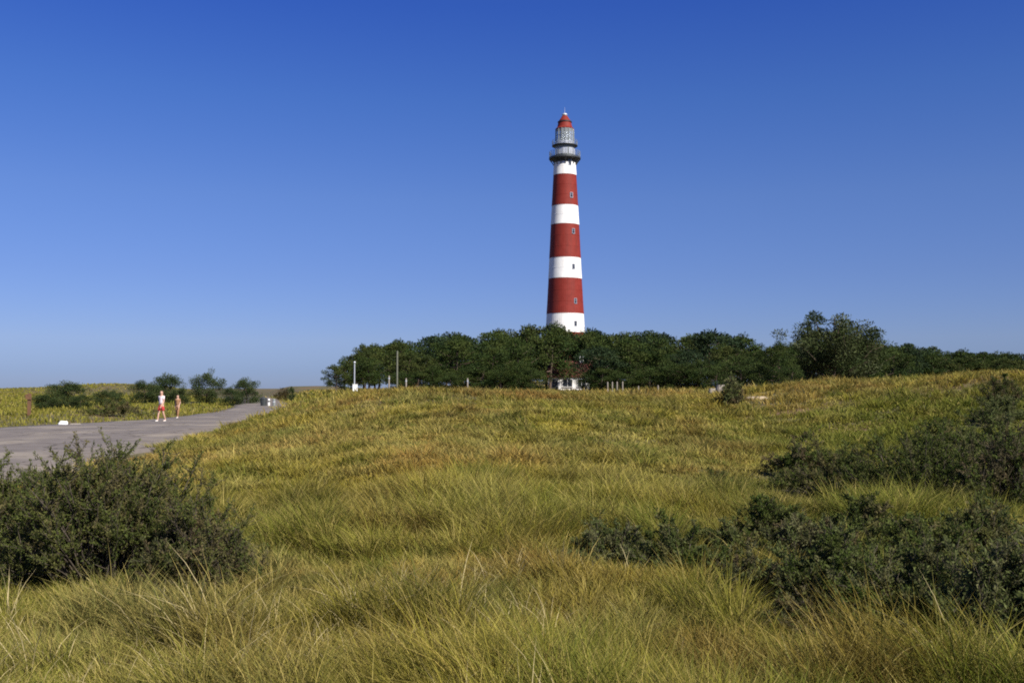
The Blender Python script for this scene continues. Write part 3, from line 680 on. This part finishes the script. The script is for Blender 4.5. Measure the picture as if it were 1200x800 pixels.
# ------------------------------------------------------------------ cottage
def cottage():
    Y = 164.0; X = (668 - 600) / F * Y; z0 = float(H(X, Y)) - .1
    C = thing('cottage', 'white cottage with a red tiled roof half hidden by pines below the lighthouse', 'house', (X, Y, z0), math.radians(-8))
    w, d, e, r = 6.6, 5.0, 2.75, 5.0
    b = MB(); v = [(-w/2, -d/2, 0), (w/2, -d/2, 0), (w/2, d/2, 0), (-w/2, d/2, 0), (-w/2, -d/2, e), (w/2, -d/2, e), (w/2, d/2, e), (-w/2, d/2, e), (-w/2, 0, r - .12), (w/2, 0, r - .12)]
    b.add(v, [(0, 1, 5, 4), (1, 2, 6, 9, 5), (2, 3, 7, 6), (3, 0, 4, 8, 7), (3, 2, 1, 0)]); b.build('wall', M['wallwhite'], C)
    b = MB(); o = .3; t = .14
    for s in (-1, 1):
        y0, z_0 = s * (d / 2 + o), e - o * (r - e) / (d / 2)
        v = [(-w/2 - o, y0, z_0), (w/2 + o, y0, z_0), (w/2 + o, 0, r), (-w/2 - o, 0, r)]; v += [(a, q, z + t) for a, q, z in v]
        b.add(v, [(0, 1, 2, 3), (4, 7, 6, 5), (0, 4, 5, 1), (1, 5, 6, 2), (3, 2, 6, 7), (0, 3, 7, 4)])
    rf = b.build('roof', M['brick'], C)
    b = MB(); b.box((1.9, 0, r + .3), (.7, .6, 1.4)); b.box((1.9, 0, r + 1.04), (.8, .7, .1)); b.build('chimney', M['wallwhite'], rf)
    for x, ww, hh, zz in ((-.2, 1.6, 1.25, 1.55), (2.05, 1.3, 1.25, 1.55)):
        f = MB()
        for o2, dd in (((-ww/2, 0, 0), (.09, .14, hh)), ((ww/2, 0, 0), (.09, .14, hh)), ((0, 0, hh/2), (ww + .09, .15, .09)), ((0, -.03, -hh/2), (ww + .2, .22, .09)), ((0, 0, 0), (.06, .12, hh - .1))):
            f.box((x + o2[0], -d/2 - .02 + o2[1], zz + o2[2]), dd)
        fr = f.build('window', M['wallwhite'], C); p = MB(); p.box((x, -d/2, zz), (ww - .06, .08, hh - .06)); p.build('pane', M['pane'], fr)
    b = MB(); b.box((-2.2, -d/2 - .02, 1.05), (.95, .1, 2.1)); dr = b.build('door', M['dark'], C)
    b = MB(); b.tube([(-1.85, -d/2 - .14, 1.05), (-1.85, -d/2 - .06, 1.05)], [.035, .03], 6); b.build('handle', M['silver'], dr)
cottage()

# ------------------------------------------------------------------ posts and small things
def post(name, label, cat, px, Y, top, r, mat, group=None, cap=True, base=None, n=8):
    X = (px - 600) / F * Y; z = float(H(X, Y)) - .1; h = at_depth(px, top, Y).z - z
    b = MB(); b.lathe([(r * 1.04, 0), (r, .06), (r * .9, h - .06), (r * .72, h)], n); 
    t = thing(name, label, cat, (X, Y, z), random.random(), group); b.build('shaft', mat, t)
    return t, h
t, h = post('flag_pole', 'slim white pole with a pale box at its foot, left end of the wood', 'pole', 415.5, 128, 426, .085, M['silver'])
b = MB(); b.box((0, -.35, .65), (.6, .4, 1.1)); b.box((0, -.35, 1.23), (.68, .48, .06)); cb = b.build('cabinet', M['wallwhite'], t)
b = MB(); b.box((.2, -.565, .75), (.04, .03, .2)); b.build('handle', M['dark'], cb)
b = MB(); b.lathe([(.02, h), (.14, h + .08), (.16, h + .16), (.1, h + .28), (.01, h + .31)], 10); b.build('finial', M['silver'], t, True)
t, h = post('wooden_pole', 'tall grey weathered pole in front of the left pines', 'pole', 465.5, 134, 411, .12, M['dullpole'])
b = MB(); b.lathe([(.17, 0), (.17, .5), (.14, .62)], 8); b.build('base', M['dark'], t)
for px, top, lb in ((456, 440, 'short pale marker post left of the tall grey pole, before the pines'), (476, 443, 'short pale marker post right of the tall grey pole, before the pines'), (548, 443, 'pale marker post alone before the dark middle of the wood')):
    t, h = post('marker_post', lb, 'post', px, 126, top, .10, M['wood'], 'pale marker posts before the wood'); b = MB(); b.lathe([(.112, h - .45), (.112, h - .25)], 8); b.build('band', M['silver'], t)
for i, px in enumerate((712, 717.5, 723, 729.5, 748, 771)):
    lb = ['leftmost pale fence post by the sandy track right of the lighthouse', 'pale fence post second from the left by the sandy track', 'pale fence post third from the left by the sandy track',
          'pale fence post ending the close group of four by the sandy track', 'lone pale fence post right of the close group by the sandy track', 'rightmost short fence post standing by the sandy track'][i]
    X = (px - 600) / F * 111; z = float(H(X, 111)) - .1
    b = MB(); hh = 1.35 if i < 4 else .8; b.lathe([(.075, 0), (.07, hh - .05), (.05, hh)], 8)
    o = b.build('fence_post', M['wood']); o.location = (X, 111, z); tag(o, lb, 'post', 'fence posts by the sandy track')
# where the road disappears: a dark bin, a white and a grey post
def road_item(px, py): x, y = ground_at(px, py); return Vector((x, y, float(H(x, y))))
p = road_item(309, 477); k = p.y / F
t = thing('litter_bin', 'dark green litter bin on the verge where the road disappears', 'bin', p - Vector((0, 0, .02)))
b = MB(); b.lathe([(.30, .0), (.33, .06), (.36, .85), (.30, .87)], 14); b.build('bin_body', M['dark'], t)
b = MB(); b.lathe([(.38, .87), (.38, .93), (.26, 1.06), (.05, 1.1)], 14); b.build('lid', M['dark'], t)
p = road_item(315, 477); t = thing('bollard', 'white bollard between the litter bin and the grey bollard', 'bollard', p, 0, 'bollards at the road bend')
b = MB(); b.lathe([(.12, 0), (.12, .8), (.08, .9)], 10); b.build('shaft', M['wallwhite'], t); b = MB(); b.lathe([(.126, .55), (.126, .7)], 10); b.build('band', M['dark'], t)
p = road_item(321, 477); t = thing('bollard', 'grey bollard right of the white one by the road bend', 'bollard', p, 0, 'bollards at the road bend')
b = MB(); b.lathe([(.15, 0), (.15, .78), (.1, .88)], 10); b.build('shaft', M['grey'], t); b = MB(); b.lathe([(.156, .5), (.156, .65)], 10); b.build('band', M['silver'], t)
# rusty sign post in the left meadow
p = road_item(34, 487); hp = 28 * p.y / F
t = thing('sign_post', 'rusty brown post with a small board in the meadow at the far left', 'post', p - Vector((0, 0, .1)))
b = MB(); b.box((0, 0, hp / 2), (.16, .16, hp)); b.build('shaft', M['rust'], t); b = MB(); b.box((0, -.11, hp - .2), (.34, .05, .32)); b.build('board', M['rust'], t)
# white stone block at the road edge, and bleached stumps near the wood
def stone(name, label, px, py, dims, mat, seed, cat):
    rg2 = np.random.default_rng(seed); p = road_item(px, py); b = MB(); n = 14; V = []; Fc = []
    for j in range(7):
        f = j / 6; zz = dims[2] * f; k = (1 - .35 * f ** 3)
        for i in range(n):
            a = 2 * math.pi * i / n; c, s = math.cos(a), math.sin(a); q = (abs(c) ** 3 + abs(s) ** 3) ** (-1 / 3) * k * (1 + .05 * rg2.normal())
            V.append((c * q * dims[0] / 2, s * q * dims[1] / 2, zz + .02 * rg2.normal() * dims[2]))
    for j in range(6):
        for i in range(n): Fc.append((j * n + i, j * n + (i + 1) % n, (j + 1) * n + (i + 1) % n, (j + 1) * n + i))
    Fc.append(tuple(6 * n + i for i in range(n))); b.add(V, Fc); o = b.build(name, mat, None, False); o.location = p - Vector((0, 0, .06)); return tag(o, label, cat)
stone('boulder', 'white painted boulder at the edge of the road behind the near shrub', 74, 500, (.5, .4, .36), M['wallwhite'], 3, 'boulder')
stone('concrete_block', 'long low pale concrete block beside the white boulder on the road edge', 88, 500, (.75, .4, .24), M['wood'], 4, 'block')
stone('bleached_stump', 'bleached pale stump before the wood, left of the bare grey bush', 835, 464, (.55, .5, .5), M['wood'], 5, 'stump')
stone('bleached_stump', 'bleached pale stump close by the bare grey bush before the wood', 846, 464, (.6, .5, .55), M['wood'], 6, 'stump')
stone('sand_heap', 'small heap of pale bare sand at the foot of the bushy dark pine', 887, 467, (.9, .8, .15), M['sand'], 8, 'sand')

# ------------------------------------------------------------------ people
def skin_mesh(name, verts, edges, mat, parent, root=0, sub=1):
    me = bpy.data.meshes.new(name); me.from_pydata([v[:3] for v in verts], edges, []); me.materials.append(mat)
    o = link(name, me, parent); sk_ = o.modifiers.new('skin', 'SKIN'); sk_.use_smooth_shade = True
    for i, v in enumerate(verts):
        d = me.skin_vertices[0].data[i]; d.radius = (v[3], v[4] if len(v) > 4 else v[3]); d.use_root = (i == root)
    s = o.modifiers.new('subdivision', 'SUBSURF'); s.levels = s.render_levels = sub
    return o
def person(label, loc, rz, h, stride, arm, top, bottom, bare_legs, long_hair):
    P = thing('person', label, 'person', loc, rz); k = h / 1.72
    def S(vs): return [(a * k, b * k, c * k, *[q * k for q in r]) for a, b, c, *r in vs]
    # one continuous body, facing +y
    st = stride
    v = [(0, 0, .95, .14, .10), (0, 0, 1.12, .125, .09), (0, .0, 1.30, .15, .10), (0, -.01, 1.42, .10, .08), (0, 0, 1.49, .052), (0, .012, 1.56, .068, .075), (0, .012, 1.65, .082, .092), (0, 0, 1.70, .055, .06), (0, .105, 1.595, .014)]
    e = [(0, 1), (1, 2), (2, 3), (3, 4), (4, 5), (5, 6), (6, 7), (5, 8)]
    def chain(start, pts):
        p = start
        for q in pts: v.append(q); e.append((p, len(v) - 1)); p = len(v) - 1
        return p
    knees = []
    for s in (-1, 1):
        sw = s * st; fy = sw * .32
        chain(0, [(s * .095, 0, .88, .088), (s * .10, fy * .45 + .03, .49, .058), (s * .10, fy - (.0 if sw > 0 else .05), .085, .038), (s * .105, fy + .12, .035, .034)])
        knees.append((s, fy))
        ay = -s * arm
        wrist = chain(3, [(s * .17, 0, 1.40, .055), (s * .215, ay * .35 - .02, 1.13, .042), (s * .225, ay + .08, .90, .028), (s * .226, ay + .11, .83, .030, .018)])
        for q in range(4):
            o = (q - 1.5) * .017; chain(wrist, [(s * .226, ay + .125 + o, .785, .009), (s * .218, ay + .135 + o, .745 - .006 * (q % 3), .0075)])
        chain(wrist, [(s * .21, ay + .155, .82, .010), (s * .20, ay + .172, .79, .008)])
        chain(5, [(s * .078, .0, 1.59, .016), (s * .088, -.01, 1.60, .012)])
    skin_mesh('body', S(v), e, M['skin'], P)
    g = .034
    tv = [(0, 0, .93, .15 + g, .115 + g), (0, 0, 1.12, .128 + g, .095 + g), (0, 0, 1.30, .152 + g, .105 + g), (0, -.01, 1.42, .10 + g, .085 + g)]; te = [(0, 1), (1, 2), (2, 3)]
    for s in (-1, 1):
        a = len(tv); ay = -s * arm; tv += [(s * .17, 0, 1.40, .066), (s * .20, ay * .22, 1.22, .060)]; te += [(3, a), (a, a + 1)]
    skin_mesh('shirt', S(tv), te, top, P)
    bv = [(0, 0, .98, .146 + g, .11 + g), (0, 0, .90, .13, .11)]; be = [(0, 1)]
    for s, fy in knees:
        a = len(bv); bv += [(s * .095, 0, .86, .104), (s * .105, fy * .42 + .025, .56, .098)]; be += [(1, a), (a, a + 1)]
        if not bare_legs: bv += [(s * .10, fy * .9, .13, .055)]; be += [(a + 1, a + 2)]
    skin_mesh('shorts' if bare_legs else 'trousers', S(bv), be, bottom, P)
    for s, fy in knees:
        yy = fy - (.0 if s * st > 0 else .05)
        skin_mesh('shoe', S([(s * .10, yy - .03, .05, .050), (s * .103, yy + .06, .045, .050, .045), (s * .105, yy + .17, .035, .042, .034)]), [(0, 1), (1, 2)], M['shoe'], P)
        b = MB(); b.lathe([(.012 * k, 0), (.012 * k, .006 * k)], 8); eo = b.build('eye', M['dark'], P); eo.rotation_euler = (-math.pi / 2, 0, 0); eo.location = (s * .032 * k, .098 * k, 1.615 * k)
    hv = [(0, -.005, 1.735, .05), (0, -.03, 1.69, .088, .085), (0, -.05, 1.62, .082, .06), (0, -.06, 1.55, .06, .04)]
    if long_hair: hv.append((0, -.07, 1.44, .045, .03))
    skin_mesh('hair', S(hv), [(i, i + 1) for i in range(len(hv) - 1)], M['hair'], P)
    return P
rp = lambda px, Y: Vector(((px - 600) / F * Y, Y, .04))
p1 = rp(190, 57.0); person('person in a pale pink shirt and red shorts walking along the road', (p1.x, p1.y, .03), math.radians(150), 1.74, .5, .12, M['pink'], M['redcloth'], True, True)
p2 = rp(209, 63.5); person('smaller person in brown clothes walking behind the one in red shorts', (p2.x, p2.y, .03), math.radians(165), 1.45, -.45, .12, M['browncloth'], M['browncloth'], False, False)
